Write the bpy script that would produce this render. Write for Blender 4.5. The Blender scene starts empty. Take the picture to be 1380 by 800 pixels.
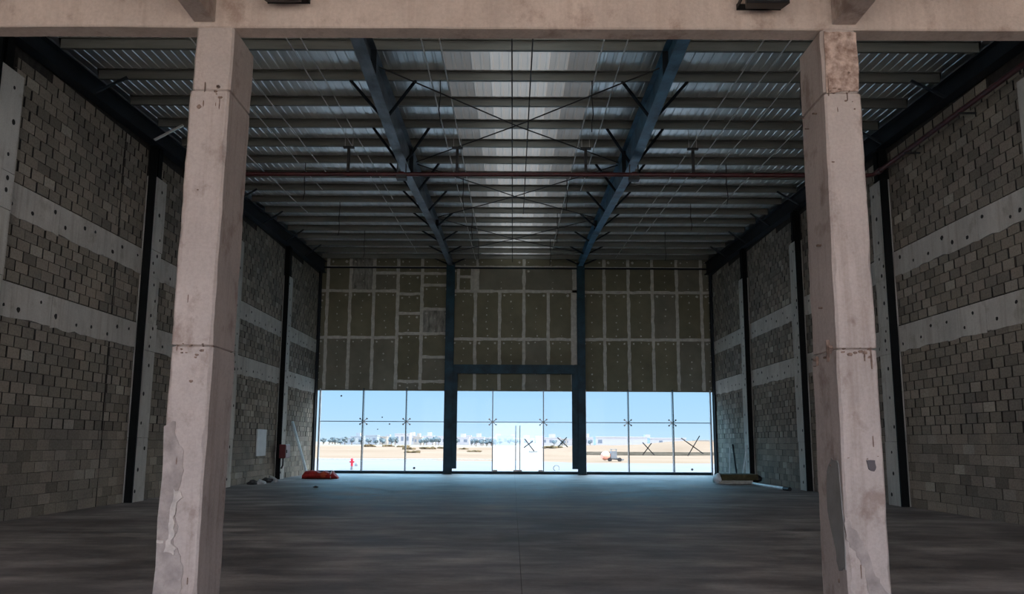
import bpy, math, random
from mathutils import Vector, Matrix, noise
random.seed(7)
S = bpy.context.scene
COL = S.collection
U = random.uniform

# ------------------------------------------------------------------ materials
def nodes(name):
    m = bpy.data.materials.new(name); m.use_nodes = True
    nt = m.node_tree; b = nt.nodes['Principled BSDF']
    return m, nt, b
def mat(name, c, rough=.7, metal=0.0, var=.12, scale=3.0, bump=0.0, bscale=30.0, c2=None, detail=6, stretch=None, spec=None):
    """colour broken up by noise in object space, optional second colour and bump"""
    m, nt, b = nodes(name); L = nt.links
    b.inputs['Roughness'].default_value = rough; b.inputs['Metallic'].default_value = metal
    if spec is not None: b.inputs['Specular IOR Level'].default_value = spec
    tc = nt.nodes.new('ShaderNodeTexCoord'); mp = nt.nodes.new('ShaderNodeMapping')
    geo = nt.nodes.new('ShaderNodeNewGeometry')
    L.new(geo.outputs['Position'], mp.inputs['Vector'])
    if stretch: mp.inputs['Scale'].default_value = stretch
    n = nt.nodes.new('ShaderNodeTexNoise'); n.inputs['Scale'].default_value = scale; n.inputs['Detail'].default_value = detail
    n.inputs['Roughness'].default_value = .62
    L.new(mp.outputs['Vector'], n.inputs['Vector'])
    r = nt.nodes.new('ShaderNodeValToRGB')
    lo = tuple(max(0, x*(1-var*1.6)) for x in c); hi = tuple(min(1, x*(1+var)) for x in c)
    if c2: lo = c2
    r.color_ramp.elements[0].position = .32; r.color_ramp.elements[0].color = lo+(1,)
    r.color_ramp.elements[1].position = .66; r.color_ramp.elements[1].color = hi+(1,)
    L.new(n.outputs['Fac'], r.inputs['Fac']); L.new(r.outputs['Color'], b.inputs['Base Color'])
    if bump:
        n2 = nt.nodes.new('ShaderNodeTexNoise'); n2.inputs['Scale'].default_value = bscale; n2.inputs['Detail'].default_value = 5
        L.new(mp.outputs['Vector'], n2.inputs['Vector'])
        bp = nt.nodes.new('ShaderNodeBump'); bp.inputs['Strength'].default_value = bump; bp.inputs['Distance'].default_value = .02
        L.new(n2.outputs['Fac'], bp.inputs['Height']); L.new(bp.outputs['Normal'], b.inputs['Normal'])
    return m

def concrete(name, c, stain, seed, streak=.45):
    """cast concrete: broad tone, brown stains, vertical run streaks, pin-holes"""
    m, nt, b = nodes(name); L = nt.links; N = nt.nodes.new
    b.inputs['Roughness'].default_value = .86; b.inputs['Specular IOR Level'].default_value = .25
    geo = N('ShaderNodeNewGeometry')
    def noi(scale, sc, detail=7, off=0.0):
        mp = N('ShaderNodeMapping'); mp.inputs['Scale'].default_value = sc; mp.inputs['Location'].default_value = (seed+off, seed*.7, off)
        L.new(geo.outputs['Position'], mp.inputs['Vector'])
        n = N('ShaderNodeTexNoise'); n.inputs['Scale'].default_value = scale; n.inputs['Detail'].default_value = detail; n.inputs['Roughness'].default_value = .65
        L.new(mp.outputs['Vector'], n.inputs['Vector']); return n.outputs['Fac']
    def ramp(src, a, b_, ca, cb):
        r = N('ShaderNodeValToRGB'); r.color_ramp.elements[0].position = a; r.color_ramp.elements[1].position = b_
        r.color_ramp.elements[0].color = ca; r.color_ramp.elements[1].color = cb; L.new(src, r.inputs['Fac']); return r.outputs['Color']
    def mix(fac, A, B, mode='MIX'):
        x = N('ShaderNodeMix'); x.data_type = 'RGBA'; x.blend_type = mode
        if isinstance(fac, float): x.inputs[0].default_value = fac
        else: L.new(fac, x.inputs[0])
        L.new(A, x.inputs[6]); L.new(B, x.inputs[7]); return x.outputs[2]
    base = ramp(noi(1.3, (1, 1, .6)), .3, .7, tuple(x*.82 for x in c)+(1,), tuple(min(1, x*1.14) for x in c)+(1,))
    st = ramp(noi(2.4, (1, 1, .8), 10, 4), .55, .66, (0, 0, 0, 1), (.6, .6, .6, 1))
    rgb = N('ShaderNodeRGB'); rgb.outputs[0].default_value = stain+(1,)
    col = mix(st, base, rgb.outputs[0])
    sk = ramp(noi(5.0, (1.6, 1.6, .09), 6, 9), .5, .68, (1, 1, 1, 1), (.62, .55, .5, 1))
    col = mix(streak, col, sk, 'MULTIPLY')
    fine = ramp(noi(34, (1, 1, 1), 4, 2), .3, .62, (.8, .78, .76, 1), (1, 1, 1, 1))
    col = mix(.6, col, fine, 'MULTIPLY')
    L.new(col, b.inputs['Base Color'])
    bp = N('ShaderNodeBump'); bp.inputs['Strength'].default_value = .35; bp.inputs['Distance'].default_value = .02
    L.new(noi(14, (1, 1, 1), 8), bp.inputs['Height']); L.new(bp.outputs['Normal'], b.inputs['Normal'])
    return m

def block_mat():
    m, nt, b = nodes('concrete_block'); L = nt.links; N = nt.nodes.new
    b.inputs['Roughness'].default_value = .92; b.inputs['Specular IOR Level'].default_value = .15
    at = N('ShaderNodeAttribute'); at.attribute_name = 'tone'
    r = N('ShaderNodeValToRGB'); e = r.color_ramp.elements
    e[0].position = 0; e[0].color = (.22, .195, .162, 1); e[1].position = 1; e[1].color = (.51, .465, .385, 1)
    k = e.new(.45); k.color = (.325, .293, .24, 1); k = e.new(.7); k.color = (.40, .345, .28, 1)
    L.new(at.outputs['Fac'], r.inputs['Fac'])
    geo = N('ShaderNodeNewGeometry')
    n = N('ShaderNodeTexNoise'); n.inputs['Scale'].default_value = 24; n.inputs['Detail'].default_value = 6
    L.new(geo.outputs['Position'], n.inputs['Vector'])
    r2 = N('ShaderNodeValToRGB'); r2.color_ramp.elements[0].position = .3; r2.color_ramp.elements[0].color = (.72, .72, .72, 1)
    r2.color_ramp.elements[1].position = .65; L.new(n.outputs['Fac'], r2.inputs['Fac'])
    n3 = N('ShaderNodeTexNoise'); n3.inputs['Scale'].default_value = .7; n3.inputs['Detail'].default_value = 4
    L.new(geo.outputs['Position'], n3.inputs['Vector'])
    r3 = N('ShaderNodeValToRGB'); r3.color_ramp.elements[0].position = .35; r3.color_ramp.elements[0].color = (.8, .8, .82, 1)
    r3.color_ramp.elements[1].position = .65; r3.color_ramp.elements[1].color = (1.0, .98, .95, 1); L.new(n3.outputs['Fac'], r3.inputs['Fac'])
    x = N('ShaderNodeMix'); x.data_type = 'RGBA'; x.blend_type = 'MULTIPLY'; x.inputs[0].default_value = 1
    L.new(r.outputs['Color'], x.inputs[6]); L.new(r2.outputs['Color'], x.inputs[7])
    x2 = N('ShaderNodeMix'); x2.data_type = 'RGBA'; x2.blend_type = 'MULTIPLY'; x2.inputs[0].default_value = 1
    L.new(x.outputs[2], x2.inputs[6]); L.new(r3.outputs['Color'], x2.inputs[7])
    L.new(x2.outputs[2], b.inputs['Base Color'])
    bp = N('ShaderNodeBump'); bp.inputs['Strength'].default_value = .5; bp.inputs['Distance'].default_value = .015
    L.new(n.outputs['Fac'], bp.inputs['Height']); L.new(bp.outputs['Normal'], b.inputs['Normal'])
    return m

def floor_mat():
    m, nt, b = nodes('dusty_concrete_floor'); L = nt.links; N = nt.nodes.new
    geo = N('ShaderNodeNewGeometry')
    def noi(scale, sc, detail, seed):
        mp = N('ShaderNodeMapping'); mp.inputs['Scale'].default_value = sc; mp.inputs['Location'].default_value = (seed, seed, 0)
        L.new(geo.outputs['Position'], mp.inputs['Vector'])
        n = N('ShaderNodeTexNoise'); n.inputs['Scale'].default_value = scale; n.inputs['Detail'].default_value = detail; n.inputs['Roughness'].default_value = .6
        L.new(mp.outputs['Vector'], n.inputs['Vector']); return n.outputs['Fac']
    def ramp(src, a, b_, ca, cb):
        r = N('ShaderNodeValToRGB'); r.color_ramp.elements[0].position = a; r.color_ramp.elements[1].position = b_
        r.color_ramp.elements[0].color = ca; r.color_ramp.elements[1].color = cb; L.new(src, r.inputs['Fac']); return r.outputs['Color']
    a = noi(.42, (.8, 1, 1), 9, 3.1); s = noi(1.6, (.45, 1, 1), 8, 8.7); f = noi(20, (1, 1, 1), 5, 1.2)
    c = ramp(a, .36, .66, (.25, .23, .22, 1), (.52, .485, .465, 1))
    c2 = ramp(s, .40, .64, (.50, .49, .49, 1), (1.1, 1.08, 1.05, 1))
    c3 = ramp(f, .3, .7, (.85, .85, .85, 1), (1, 1, 1, 1))
    x = N('ShaderNodeMix'); x.data_type = 'RGBA'; x.blend_type = 'MULTIPLY'; x.inputs[0].default_value = 1; L.new(c, x.inputs[6]); L.new(c2, x.inputs[7])
    y = N('ShaderNodeMix'); y.data_type = 'RGBA'; y.blend_type = 'MULTIPLY'; y.inputs[0].default_value = 1; L.new(x.outputs[2], y.inputs[6]); L.new(c3, y.inputs[7])
    L.new(y.outputs[2], b.inputs['Base Color'])
    ro = ramp(s, .35, .7, (.52, .52, .52, 1), (.78, .78, .78, 1)); L.new(ro, b.inputs['Roughness'])
    b.inputs['Specular IOR Level'].default_value = .2
    bp = N('ShaderNodeBump'); bp.inputs['Strength'].default_value = .25; bp.inputs['Distance'].default_value = .01
    L.new(f, bp.inputs['Height']); L.new(bp.outputs['Normal'], b.inputs['Normal'])
    return m

def glass_mat(name, haze=0.0, tint=(.97, .985, 1)):
    m = bpy.data.materials.new(name); m.use_nodes = True; nt = m.node_tree; nt.nodes.clear(); N = nt.nodes.new; L = nt.links
    out = N('ShaderNodeOutputMaterial'); tr = N('ShaderNodeBsdfTransparent'); tr.inputs[0].default_value = tint+(1,)
    gl = N('ShaderNodeBsdfGlossy'); gl.inputs['Roughness'].default_value = .02
    fr = N('ShaderNodeFresnel'); fr.inputs['IOR'].default_value = 1.12
    mx = N('ShaderNodeMixShader'); L.new(fr.outputs[0], mx.inputs[0]); L.new(tr.outputs[0], mx.inputs[1]); L.new(gl.outputs[0], mx.inputs[2])
    if haze:
        tl = N('ShaderNodeBsdfTranslucent'); tl.inputs[0].default_value = (.95, .95, .97, 1)
        m2 = N('ShaderNodeMixShader'); m2.inputs[0].default_value = haze; L.new(mx.outputs[0], m2.inputs[1]); L.new(tl.outputs[0], m2.inputs[2])
        L.new(m2.outputs[0], out.inputs[0])
    else: L.new(mx.outputs[0], out.inputs[0])
    return m

def glow_sheet_mat(name, k):  # added translucency standing in for light mirrored in the roof; k sets its strength
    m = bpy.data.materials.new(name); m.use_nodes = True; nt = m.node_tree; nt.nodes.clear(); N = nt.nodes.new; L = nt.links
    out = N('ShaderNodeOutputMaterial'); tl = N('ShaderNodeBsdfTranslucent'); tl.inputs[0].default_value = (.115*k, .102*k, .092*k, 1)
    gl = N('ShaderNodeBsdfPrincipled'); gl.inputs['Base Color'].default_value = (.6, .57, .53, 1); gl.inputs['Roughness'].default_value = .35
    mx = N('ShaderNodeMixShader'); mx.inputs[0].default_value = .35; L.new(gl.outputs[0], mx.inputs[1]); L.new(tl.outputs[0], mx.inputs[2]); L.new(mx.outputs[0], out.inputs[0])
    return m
M = {}
M['col_a'] = concrete('cast_concrete_left', (.53, .46, .42), (.25, .17, .135), 1.7)
M['col_b'] = concrete('cast_concrete_right', (.53, .46, .42), (.25, .17, .135), 6.3)
M['beam'] = concrete('cast_concrete_beam', (.66, .56, .495), (.32, .21, .16), 11.9, .3)
M['pier'] = concrete('cast_concrete_pier', (.60, .585, .53), (.36, .33, .27), 21.0, .5)
M['tie'] = concrete('cast_concrete_band', (.60, .575, .52), (.38, .345, .28), 31.0, .5)
M['render'] = mat('grey_render_patch', (.40, .345, .315), .9, var=.2, scale=6, bump=.4)
M['render_smooth'] = mat('smooth_grey_render', (.25, .24, .225), .9, var=.1, scale=4, bump=.2)
M['spot'] = mat('dark_putty', (.10, .09, .095), .9)
M['chip'] = mat('brown_chipped_concrete', (.24, .165, .13), .95, var=.3, scale=20)
M['brickish'] = mat('rough_brown_concrete', (.60, .47, .40), .95, var=.1, scale=13, bump=1.0, bscale=14, c2=(.27, .175, .135), detail=3)
M['pale_mortar'] = mat('pale_mortar', (.58, .52, .47), .95, var=.15, scale=12, bump=.5)
M['block'] = block_mat()
M['skylight'] = glow_sheet_mat('added_glow_sheet', 1.15)  # three steps of the added glow, strongest on the centre line
M['glow_sheet_b'] = glow_sheet_mat('added_glow_sheet_mid', .75)
M['glow_sheet_c'] = glow_sheet_mat('added_glow_sheet_low', .38)
M['core'] = mat('mortar_core', (.035, .031, .027), .98, var=.3, scale=8)
M['void'] = mat('tie_hole', (.02, .02, .018), .95)
M['floor'] = floor_mat()
M['joint'] = mat('floor_joint', (.12, .11, .10), .95)
M['sheet'] = mat('galvanised_roof_sheet', (.78, .80, .79), .34, .75, var=.10, scale=1.5, stretch=(3, .12, 1))
M['purlin'] = mat('galvanised_purlin', (.235, .24, .215), .48, .7, var=.15, scale=2.5, stretch=(.2, 2, 2))
M['steel_blue'] = mat('bright_blue_steel_paint', (.075, .20, .31), .42, .1, var=.4, scale=1.6, spec=.45)
M['steel'] = mat('blue_grey_steel_paint', (.010, .046, .068), .5, .0, var=.3, scale=2.2, spec=.25)
M['steel_light'] = mat('worn_blue_grey_steel', (.15, .18, .205), .38, .15, var=.5, scale=1.6, stretch=(1, .5, 1), spec=.5)
M['steel_dark'] = mat('dark_navy_steel', (.009, .014, .02), .55, 0, var=.2, scale=3, spec=.3)
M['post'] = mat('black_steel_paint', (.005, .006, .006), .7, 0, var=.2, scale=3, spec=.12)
M['rod'] = mat('dark_rod', (.025, .025, .025), .6)
M['galv'] = mat('bright_galvanised_rod', (.66, .66, .63), .45, .3)
M['redpipe'] = mat('dark_red_pipe', (.075, .012, .012), .42, 0, var=.3, scale=5)
M['board'] = mat('olive_gypsum_board', (.20, .186, .122), .88, var=.12, scale=.9, detail=3)
M['board_b'] = mat('grey_gypsum_board', (.212, .20, .150), .88, var=.12, scale=.9, detail=3)
M['board_c'] = mat('dark_gypsum_board', (.185, .172, .112), .88, var=.12, scale=.9, detail=3)
M['skim'] = mat('skimmed_board', (.30, .29, .25), .9, var=.35, scale=3.5, stretch=(2.5, 1, .6))
M['tape'] = mat('joint_compound', (.56, .545, .48), .9, var=.15, scale=5)
M['glass'] = glass_mat('clear_glass')
M['hazeglass'] = glass_mat('dusty_glass', .12)
M['alu'] = mat('aluminium', (.55, .57, .58), .35, .9)
M['chrome'] = mat('dark_chrome', (.20, .19, .18), .3, .9)
M['fin'] = mat('glass_fin_edge', (.10, .16, .19), .2, 0, spec=.6)
M['tapegrey'] = mat('grey_tape', (.20, .19, .20), .8)
M['pavement'] = mat('pale_paving', (.165, .172, .188), .95, var=.05, scale=.3, spec=0)
M['sand'] = mat('sand', (.19, .142, .106), .95, var=.08, scale=.06, c2=(.165, .12, .086), bump=.3, bscale=1.2, spec=0)
M['paleland'] = mat('pale_desert', (.19, .17, .14), .95, var=.1, scale=.02, spec=0)
M['rearbounce'] = mat('warm_bounce_ground', (.66, .50, .40), .95, var=.1, scale=.1, spec=0)  # raised warm colour so the unseen rear ground bounces light onto the columns
M['kerb'] = mat('grey_kerb', (.40, .38, .33), .9)
M['verge'] = mat('grey_green_verge', (.125, .115, .09), .95, var=.2, scale=.5, spec=0)
M['white'] = mat('white_stucco', (.36, .36, .37), .9, var=.03, scale=.5, spec=0)
M['cream'] = mat('cream_stucco', (.30, .285, .26), .9, var=.04, scale=.5, spec=0)
M['bluish'] = mat('hazed_stucco', (.24, .28, .31), .9, var=.05, scale=.5, spec=0)  # pale blue carries the distance haze in the wall colour
M['lilac'] = mat('lilac_panel', (.36, .30, .62), .8)
M['darkwin'] = mat('dark_window_opening', (.11, .14, .18), .4)
M['tree'] = mat('dusty_hazed_leaves', (.105, .14, .155), .95, var=.3, scale=.4, spec=0)  # dusty green, paled and blued to carry the distance haze
M['shrub'] = mat('dry_shrub', (.115, .088, .05), .95, var=.4, scale=1.5, spec=0)
M['bark'] = mat('bark', (.16, .12, .09), .95)
M['red'] = mat('red_cloth', (.46, .022, .016), .75, var=.35, scale=5, bump=.4, bscale=12)
M['orange'] = mat('orange_red_cloth', (.70, .11, .04), .75, var=.2, scale=6)
M['redpaint'] = mat('red_enamel', (.60, .02, .04), .4)
M['boxred'] = mat('dark_red_box', (.11, .012, .014), .4, spec=.4)
M['whitepanel'] = mat('off_white_panel', (.50, .51, .50), .6, var=.06)
M['pvc'] = mat('pale_blue_pvc', (.72, .88, .95), .35)
M['pvcw'] = mat('white_pvc', (.75, .78, .80), .4)
M['rubble'] = mat('grey_rubble', (.50, .49, .47), .95, var=.2, scale=8, bump=.5)
M['rubble_d'] = mat('dark_rubble', (.07, .07, .07), .95, var=.3, scale=8, bump=.5)
M['foam_d'] = mat('dark_olive_padding', (.075, .062, .025), .9, var=.3, scale=7, bump=.4)
M['foam_l'] = mat('pale_padding', (.42, .41, .36), .9, var=.15, scale=6, bump=.3)
M['black'] = mat('black_plastic', (.012, .012, .013), .5)
M['lens'] = mat('floodlight_lens', (.05, .06, .07), .08, 0, spec=.8)
M['salmon'] = mat('faded_orange_steel', (.72, .33, .24), .6)
M['machine'] = mat('machine_grey', (.16, .18, .19), .5)

# ------------------------------------------------------------------ mesh builder
WL = {}
class MB:
    def __init__(s): s.v = []; s.f = []; s.m = []; s.t = []; s.sm = []
    def add(s, vs, fs, mi=0, tone=.5, smooth=False):
        o = len(s.v); s.v += [tuple(p) for p in vs]
        for f in fs: s.f.append(tuple(i+o for i in f)); s.m.append(mi); s.t.append(tone); s.sm.append(smooth)
        return s
    def box(s, x0, x1, y0, y1, z0, z1, mi=0, tone=.5, skip=(), edge=None, face=''):
        vs = [(x, y, z) for z in (z0, z1) for y in (y0, y1) for x in (x0, x1)]
        F = {'-z': (0, 2, 3, 1), '+z': (4, 5, 7, 6), '-y': (0, 1, 5, 4), '+y': (2, 6, 7, 3), '-x': (0, 4, 6, 2), '+x': (1, 3, 7, 5)}
        if edge is not None:
            for k in F:
                if k not in skip: s.add(vs, [F[k]], edge if k in ('-y', '+y') else mi, tone)
            return s
        return s.add(vs, [F[k] for k in F if k not in skip], mi, tone)
    def hexa(s, lo, hi, mi=0, tone=.5):
        """two quads of four points, joined"""
        vs = list(lo)+list(hi); fs = [(3, 2, 1, 0), (4, 5, 6, 7)]+[(i, (i+1) % 4, (i+1) % 4+4, i+4) for i in range(4)]
        return s.add(vs, fs, mi, tone)
    def loft(s, rings, mi=0, smooth=False, cap=True, closed=True):
        n = len(rings[0]); vs = [p for r in rings for p in r]; fs = []
        for k in range(len(rings)-1):
            for i in range(n if closed else n-1):
                j = (i+1) % n; fs.append((k*n+i, k*n+j, (k+1)*n+j, (k+1)*n+i))
        s.add(vs, fs, mi, .5, smooth)
        if cap:
            s.add(rings[0], [tuple(range(n))[::-1]], mi); s.add(rings[-1], [tuple(range(n))], mi)
        return s
    def prism(s, poly, axis, a, b, mi=0, smooth=False):
        """poly is a list of 2D points in the two other axes"""
        def P(q, t):
            return {'x': (t, q[0], q[1]), 'y': (q[0], t, q[1]), 'z': (q[0], q[1], t)}[axis]
        return s.loft([[P(q, a) for q in poly], [P(q, b) for q in poly]], mi, smooth)
    def tube(s, pts, r, n=8, mi=0, smooth=True):
        pts = [Vector(p) for p in pts]; rings = []
        rr = r if isinstance(r, (list, tuple)) else [r]*len(pts)
        for i, p in enumerate(pts):
            d = (pts[min(i+1, len(pts)-1)]-pts[max(i-1, 0)]).normalized()
            up = Vector((0, 0, 1)) if abs(d.z) < .9 else Vector((1, 0, 0))
            a = d.cross(up).normalized(); b = d.cross(a).normalized()
            rings.append([p+rr[i]*(a*math.cos(2*math.pi*k/n)+b*math.sin(2*math.pi*k/n)) for k in range(n)])
        return s.loft(rings, mi, smooth)
    def bar(s, p, q, w, h, mi=0, up=(0, 0, 1)):
        p = Vector(p); q = Vector(q); d = (q-p).normalized(); up = Vector(up)
        if abs(d.dot(up)) > .95: up = Vector((1, 0, 0))
        a = d.cross(up).normalized()*w/2; b = a.cross(d).normalized()*h/2
        return s.hexa([p-a-b, p+a-b, p+a+b, p-a+b], [q-a-b, q+a-b, q+a+b, q-a+b], mi)
    def blob(s, c, r, seed=0, jit=.25, mi=0, nu=10, nv=7, smooth=True, freq=1.3):
        vs = []; fs = []
        for j in range(nv+1):
            th = math.pi*j/nv
            for i in range(nu):
                ph = 2*math.pi*i/nu; d = Vector((math.sin(th)*math.cos(ph), math.sin(th)*math.sin(ph), math.cos(th)))
                k = 1+jit*2*noise.noise(d*freq+Vector((seed*3.1, seed*1.7, seed)))
                vs.append((c[0]+d.x*r[0]*k, c[1]+d.y*r[1]*k, c[2]+d.z*r[2]*k))
        for j in range(nv):
            for i in range(nu):
                a = j*nu+i; b = j*nu+(i+1) % nu; fs.append((a, a+nu, b+nu, b))
        return s.add(vs, fs, mi, .5, smooth)
    def build(s, name, mats, parent=None, origin=None, bevel=0, tone=False):
        mats = mats if isinstance(mats, (list, tuple)) else [mats]
        xs, ys, zs = zip(*s.v)
        o = Vector(origin) if origin else Vector(((min(xs)+max(xs))/2, (min(ys)+max(ys))/2, min(zs)))
        me = bpy.data.meshes.new(name); me.from_pydata([tuple(Vector(p)-o) for p in s.v], [], s.f)
        for k in mats: me.materials.append(M[k])
        me.polygons.foreach_set('material_index', s.m); me.polygons.foreach_set('use_smooth', s.sm)
        if tone:
            a = me.attributes.new('tone', 'FLOAT', 'FACE'); a.data.foreach_set('value', s.t)
        me.update()
        ob = bpy.data.objects.new(name, me); COL.objects.link(ob); WL[ob.name] = o
        if parent: ob.parent = parent; ob.location = o-WL[parent.name]
        else: ob.location = o
        if bevel:
            b = ob.modifiers.new('bevel', 'BEVEL'); b.width = bevel; b.segments = 2; b.limit_method = 'ANGLE'
        return ob

def tag(o, label, cat, group=None, kind='thing'):
    o['label'] = label; o['category'] = cat; o['kind'] = kind
    if group: o['group'] = group
    return o
def struct(o, label=None):
    o['kind'] = 'structure'
    if label: o['label'] = label
    return o
def thing(name, loc, label=None, cat=None, group=None, kind='thing'):
    e = bpy.data.objects.new(name, None); e.empty_display_size = .2; COL.objects.link(e); e.location = loc; WL[e.name] = Vector(loc)
    if label: tag(e, label, cat, group, kind)
    else: e['kind'] = kind
    return e
ORD = ['', 'second ', 'third ', 'fourth ', 'fifth ', 'sixth ', 'seventh ', 'eighth ', 'ninth ', 'tenth ', 'eleventh ', 'twelfth ',
       'thirteenth ', 'fourteenth ', 'fifteenth ', 'sixteenth ']
def nth(i, what='from the back wall'): return (ORD[i]+what) if i else 'nearest '+what.replace('from ', 'to ', 1)

# ------------------------------------------------------------------ dimensions
HX = 9.46                 # half width of the hall (block face)
YB = 36.6                 # board face of the back wall
YR = -7.0                # open rear edge of the covered front part
YF = 3.5                  # roof cut back here, above the slab; unseen gap added to light the hall
def zp(y): return 8.65+.042*y          # underside of the purlins
def ze(y): return 8.35+.0345*y         # underside of the beams along the side walls
BANDS = [(3.755, 4.40), (5.65, 6.28)]
PIERS = [12.83, 18.8, 24.75, 30.6]
PW = .66

# ------------------------------------------------------------------ floor
b = MB()
b.box(-9.8, 9.8, YR, 36.95, -.30, -.012, 1)
ycut = [YR, .8, 6.8, 12.8, 18.8, 24.8, 30.8, 36.9]
for i in range(len(ycut)-1):
    for x0, x1 in ((-9.75, -.004), (.004, 9.75)):
        b.box(x0, x1, ycut[i]+.003, ycut[i+1]-.003, -.012, 0, 0)
struct(b.build('floor', ['floor', 'joint']))

# ------------------------------------------------------------------ side walls: blocks laid one by one, proud of a dark core
def side_wall(sg, name):
    b = MB()
    def bx(a, c, *r, **k):
        x0, x1 = sorted((sg*a, sg*c)); return b.box(x0, x1, *r, **k)
    bx(9.505, 9.75, YR, 36.9, -.2, 10.6, mi=1)
    rnd = random.Random(5 if sg < 0 else 9)
    solid = [(p-.075, p+PW) for p in PIERS]
    cuts = [17.55, 29.6] if sg < 0 else [11.9]
    row = 0; z = 0.0
    while z < 9.9:
        if any(z+.1 > a and z+.1 < c for a, c in BANDS): z = [c for a, c in BANDS if z+.1 > a and z+.1 < c][0]; row += 1; continue
        lim = [a for a, c in BANDS if a > z]
        h = min(.2135, (lim[0]-z) if lim else .2135)
        if lim and lim[0]-z-.2135 < .08: h = lim[0]-z
        y = 7.6+(.2 if row % 2 else 0)+rnd.uniform(-.02, .02)
        low = z < 1.5
        g = .008 if low else .013
        while y < 36.55:
            y1 = y+.4
            segs = [(y, min(y1, 36.58))]
            for a, c in solid:
                segs = [q for s0, s1 in segs for q in ((s0, min(s1, a)), (max(s0, c), s1)) if q[1]-q[0] > .03]
            for cc in cuts:
                segs = [q for s0, s1 in segs for q in (((s0, cc-.012), (cc+.012, s1)) if s0 < cc < s1 else ((s0, s1),)) if q[1]-q[0] > .03]
            for s0, s1 in segs:
                if z+h > ze(s0)-.01: continue
                t = min(1, max(0, rnd.gauss(.5, .22)))
                pr = rnd.gauss(0, .004)
                gv = (g*.8 if low else rnd.choice((.022, .03, .04, .055)))
                bx(9.46+pr, 9.51, s0+gv*.5, s1-gv*.5, z+g*.5, z+h-g*.5+rnd.uniform(-.003, .002), mi=0, tone=t, skip=('+x',) if sg > 0 else ('-x',), edge=1, face='-x' if sg > 0 else '+x')
            y = y1
        z += h; row += 1
    return struct(b.build(name, ['block', 'core'], tone=True))
side_wall(-1, 'wall_left'); side_wall(1, 'wall_right')

# tie beams (cast bands) with rows of tie holes; each bay a pour of its own
nt_ = 0
for sg in (-1, 1):
    for z0, z1 in BANDS:
        nt_ += 1
        b = MB(); rnd = random.Random(nt_)
        edges = [7.6]+PIERS+[36.58]
        for i in range(len(edges)-1):
            a = edges[i]+(PW if i else 0); c = edges[i+1]-(.06 if i < 4 else 0)
            n = 3; w = (c-a)/n
            for k in range(n):
                y0, y1 = a+k*w+.004, a+(k+1)*w-.004
                # lower edge a little ragged
                m = 8; o = rnd.gauss(0, .004)
                prof = [(y0, z1-.022)]+[(y0+(y1-y0)*q/m, z0+rnd.uniform(-.035, .02)) for q in range(m+1)]+[(y1, z1-.022)]
                xa, xb = sorted((sg*(9.452+o), sg*9.51))
                b.prism(prof, 'x', xa, xb, 0)
                for q in range(3):
                    yy = y0+(q+.5)*(y1-y0)/3+rnd.uniform(-.15, .15); zz = z0+rnd.choice((.17, .2, .42))+rnd.uniform(-.03, .03); r = rnd.uniform(.032, .055)
                    xa, xb = sorted((sg*(9.449+o), sg*9.46))
                    b.prism([(yy+r*math.cos(t)*rnd.uniform(.8, 1.2), zz+r*math.sin(t)*rnd.uniform(.8, 1.2)) for t in [k_*math.pi/4 for k_ in range(8)]], 'x', xa, xb, 1)
        struct(b.build('trim_%d' % nt_, ['tie', 'void']))

# piers on the side walls, steel stub on top
def pier(sg, y, label, top=8.2):
    e = thing('wall_pier', (sg*9.38, y+PW/2, 0), label, 'pier', 'concrete piers along the block walls')
    rnd = random.Random(int(y*10)+sg)
    b = MB(); xi, xo = 9.30, 9.505
    zs = [0, 1.55, 3.72, 4.42, 5.62, 6.3, top]
    for i in range(len(zs)-1):
        o = rnd.gauss(0, .008); x0, x1 = sorted((sg*(xi+o), sg*xo))
        b.box(x0, x1, y+rnd.gauss(0, .006), y+PW+rnd.gauss(0, .006), zs[i]+(.004 if i else 0), zs[i+1]-.004)
        for k in range(3):
            zz = zs[i]+(zs[i+1]-zs[i])*(k+.5)/3; yy = y+rnd.uniform(.15, .5); r = rnd.uniform(.028, .048)
            xa, xb = sorted((sg*(xi+o-.003), sg*(xi+.01+abs(o))))
            b.prism([(yy+r*math.cos(t), zz+r*1.2*math.sin(t)) for t in [q*math.pi/4 for q in range(8)]], 'x', xa, xb, 1)
    b.build('shaft', ['pier', 'void'], e)
    s = MB(); yc = y+.2
    def bx(a, c, *r):
        x0, x1 = sorted((sg*a, sg*c)); s.box(x0, x1, *r)
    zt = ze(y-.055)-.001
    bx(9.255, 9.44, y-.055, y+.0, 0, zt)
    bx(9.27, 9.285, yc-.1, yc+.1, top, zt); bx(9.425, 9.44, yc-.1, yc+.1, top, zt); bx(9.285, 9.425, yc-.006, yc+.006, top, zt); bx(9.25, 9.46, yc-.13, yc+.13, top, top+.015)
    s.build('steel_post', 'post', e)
    return e
pl = {-1: ['concrete pier at edge of picture on wall with white panel', 'concrete pier with tall bare face between wall and peeling column',
           'concrete pier on the block wall hidden behind the peeling column', 'concrete pier carrying the dark red box'],
      1: ['concrete pier on the red pipe wall nearest the camera', 'concrete pier just beyond the red pipe elbow',
          'concrete pier beside the grey patched column, second from back wall', 'concrete pier nearest the back wall, behind the padding stack']}
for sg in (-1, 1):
    for i, y in enumerate(PIERS): pier(sg, y, pl[sg][i])

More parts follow.
